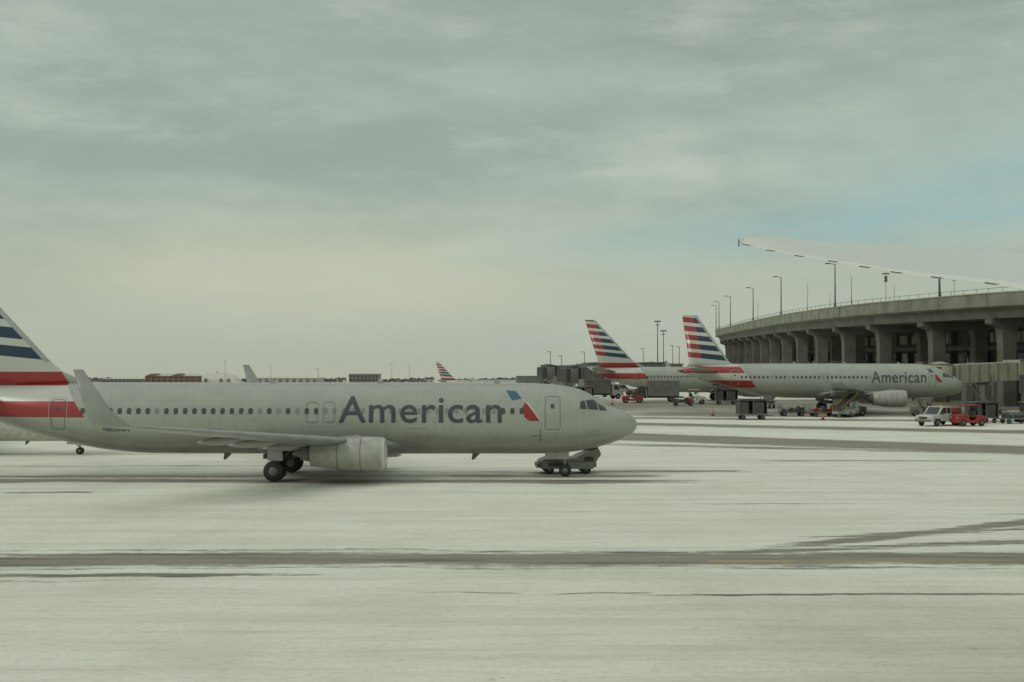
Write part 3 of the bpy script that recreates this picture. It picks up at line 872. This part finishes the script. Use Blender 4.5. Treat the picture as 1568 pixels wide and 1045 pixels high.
fl=n.mr(n.noise(geo,1,5,.7,mapscale=(.8,2.0,1),loc=(9,1,3)),.64,.71,0,.6)
snow=n.mix(fl,snow,(.36,.35,.285,1))
# tyre tread prints
yy=n.m('ABSOLUTE',n.m('SUBTRACT',Y,28.6))
T=n.mul(n.mr(yy,.11,.16,1,0),n.m('MAXIMUM',n.mr(n.m('ABSOLUTE',n.m('SUBTRACT',X,-.6)),1.6,2.2,1,0),n.mr(n.m('ABSOLUTE',n.m('SUBTRACT',X,5.6)),.8,1.3,1,0)))
T=n.mul(T,n.mr(n.m('SINE',n.m('ADD',n.mul(X,26.0),n.mul(yy,18.0))),-.1,.5))
snow=n.mix(n.mul(T,.6),snow,(.92,.91,.84,1))
slush=n.mix(ns2,(.165,.15,.11,1),(.37,.345,.265,1))
slush=n.mix(n.mr(ns,.45,.7),slush,(.085,.080,.062,1))
c=n.mix(n.mul(tr,.94),snow,slush)
ln=n.mr(n.m('ABSOLUTE',n.m('SUBTRACT',Y,43.75)),.12,.20,1,0)
rg=n.m('MAXIMUM',n.mr(n.m('ABSOLUTE',n.m('SUBTRACT',X,7.8)),1.2,1.6,1,0),n.mr(X,9.0,9.6,0,.35))
c=n.mix(n.mul(n.mul(ln,rg),n.mr(ns2,.3,.5,.6,.95)),c,(.50,.37,.14,1))
n.nt.links.new(c,bs.inputs['Base Color'])
n.nt.links.new(n.mr(tr,0,1,.75,.5,False),bs.inputs['Roughness'])
bs.inputs['Specular IOR Level'].default_value=.22
bp=n.new('ShaderNodeBump'); bp.inputs['Strength'].default_value=.6; bp.inputs['Distance'].default_value=.08
hb=n.noise(geo,1,6,.75,mapscale=(2.2,4.5,1)); hb2=n.noise(geo,1,4,.6,mapscale=(.2,1.6,1),loc=(8,1,0))
n.nt.links.new(n.m('ADD',n.mul(hb,1.2),hb2),bp.inputs['Height']); n.nt.links.new(bp.outputs[0],bs.inputs['Normal'])
xs=[-4000,-2000,-1000,-500,-250]+list(range(-150,151,12))+[200,500,1000,2000,4000]
ys=[-500,-100,0,40,80,120,160,200,250,300]+list(range(330,400,6))+list(range(410,700,15))+[740,850,1000,1300,1800,2600,4500]
bm=bmesh.new(); g=[[bm.verts.new((x,y,gz(y,x))) for x in xs] for y in ys]
for i in range(len(ys)-1):
    for j in range(len(xs)-1):
        f=bm.faces.new((g[i][j],g[i][j+1],g[i+1][j+1],g[i+1][j])); f.smooth=True
me=bpy.data.meshes.new('ground'); bm.to_mesh(me); bm.free(); me.materials.append(m)
o=bpy.data.objects.new('snowy_ground',me); COL.objects.link(o)

# ------------------------------------------------------------------ world
SE,SA=math.radians(32),math.radians(-125)
w=bpy.data.worlds.new('World'); scene.world=w; w.use_nodes=True; nt=w.node_tree
for x in list(nt.nodes): nt.nodes.remove(x)
n=N(nt); out=n.new('ShaderNodeOutputWorld')
tc=n.new('ShaderNodeTexCoord').outputs['Generated']
sp=n.new('ShaderNodeSeparateXYZ'); nt.links.new(tc,sp.inputs[0]); X,Yd,Z=sp.outputs
zc=n.m('MAXIMUM',Z,.012)
cb=n.new('ShaderNodeCombineXYZ'); nt.links.new(X,cb.inputs[0]); nt.links.new(Yd,cb.inputs[1]); nt.links.new(zc,cb.inputs[2])
sky=n.new('ShaderNodeTexSky'); sky.sky_type='NISHITA'; sky.sun_disc=False; sky.sun_elevation=SE; sky.sun_rotation=SA
sky.air_density=1.2; sky.dust_density=1.5
nt.links.new(cb.outputs[0],sky.inputs[0])
n1=n.noise(tc,1,6,.6,mapscale=(2.6,2.6,10),loc=(.3,0,.1),rot=(0,.12,0))
n2=n.noise(tc,1,7,.62,mapscale=(6,6,24),loc=(2,0,1),rot=(0,-.15,0))
n3=n.noise(tc,1,7,.60,mapscale=(12,12,30),loc=(5,3,1),rot=(0,.2,0))
zw=n.m('ADD',Z,n.mul(n.m('SUBTRACT',n1,.5),.10))
rp=n.new('ShaderNodeValToRGB'); cr=rp.color_ramp
stops=[(-.03,(176,179,160)),(.02,(181,185,166)),(.07,(182,191,173)),(.13,(173,188,175)),(.19,(168,182,170)),(.26,(159,172,162)),(.32,(157,169,159)),(.6,(170,181,168)),(1,(178,187,173))]
cr.elements[0].position=0; cr.elements[1].position=1
for i,(z,cc) in enumerate(stops):
    pos=(z+.05)/1.05
    el=cr.elements[0] if i==0 else (cr.elements[1] if i==len(stops)-1 else cr.elements.new(pos))
    if i==0: el.position=pos
    el.color=lin(*cc)
nt.links.new(n.m('DIVIDE',n.m('ADD',zw,.05),1.05),rp.inputs[0])
cl=rp.outputs[0]
hi=n.mr(Z,.02,.14,.25,1)
cl=n.mix(n.mul(n.mr(n1,.40,.60,0,.55),hi),cl,lin(142,156,148))
cl=n.mix(n.mul(n.mr(n2,.48,.70,0,.48),hi),cl,lin(196,205,190))
cl=n.mix(n.mul(n.mr(n3,.45,.70,0,.22),hi),cl,lin(146,160,152))
def blob(cx,cz,rx,rz_,k=0):
    a=n.m('DIVIDE',n.m('SUBTRACT',X,cx),rx); b2=n.m('DIVIDE',n.m('SUBTRACT',n.m('SUBTRACT',Z,cz),n.mul(n.m('SUBTRACT',X,cx),k)),rz_)
    r2=n.m('ADD',n.mul(a,a),n.mul(b2,b2)); return n.mul(n.m('POWER',2.718,n.mul(r2,-1.0)),n.gt(Yd,0.0))
glow=n.mul(blob(-.13,.055,.15,.03),n.mr(n1,.25,.6,.5,1))
cl=n.mix(n.mul(glow,.55),cl,lin(212,207,178))
patch=n.m('ADD',blob(.37,.125,.12,.028,.12),n.mul(blob(.21,.092,.20,.018,.08),.65),clamp=True)
patch=n.mul(patch,n.mr(n2,.3,.6,.5,1))
cl=n.mix(n.mul(patch,.72),cl,lin(142,185,190))
b1=n.new('ShaderNodeBackground'); nt.links.new(sky.outputs[0],b1.inputs[0]); b1.inputs[1].default_value=.07
b2=n.new('ShaderNodeBackground'); nt.links.new(cl,b2.inputs[0]); b2.inputs[1].default_value=1.0
mx=n.new('ShaderNodeMixShader'); nt.links.new(n.mr(patch,0,1,.97,.92,False),mx.inputs[0]); nt.links.new(b1.outputs[0],mx.inputs[1]); nt.links.new(b2.outputs[0],mx.inputs[2])
nt.links.new(mx.outputs[0],out.inputs[0])

sd=bpy.data.lights.new('sun','SUN'); sd.energy=.7; sd.angle=math.radians(18); sd.color=(1,.95,.86)
so=bpy.data.objects.new('sun',sd); COL.objects.link(so)
dv=Vector((math.sin(SA)*math.cos(SE),math.cos(SA)*math.cos(SE),math.sin(SE)))
so.rotation_euler=dv.to_track_quat('Z','Y').to_euler()

cam=bpy.data.cameras.new('camera'); co=bpy.data.objects.new('camera',cam); COL.objects.link(co)
cam.sensor_width=36; cam.lens=36*2062/1568; cam.clip_end=9000; cam.clip_start=.1
co.location=(0,0,6.6); co.rotation_euler=(math.radians(90)+math.atan(25.5/2062),0,0)
scene.camera=co
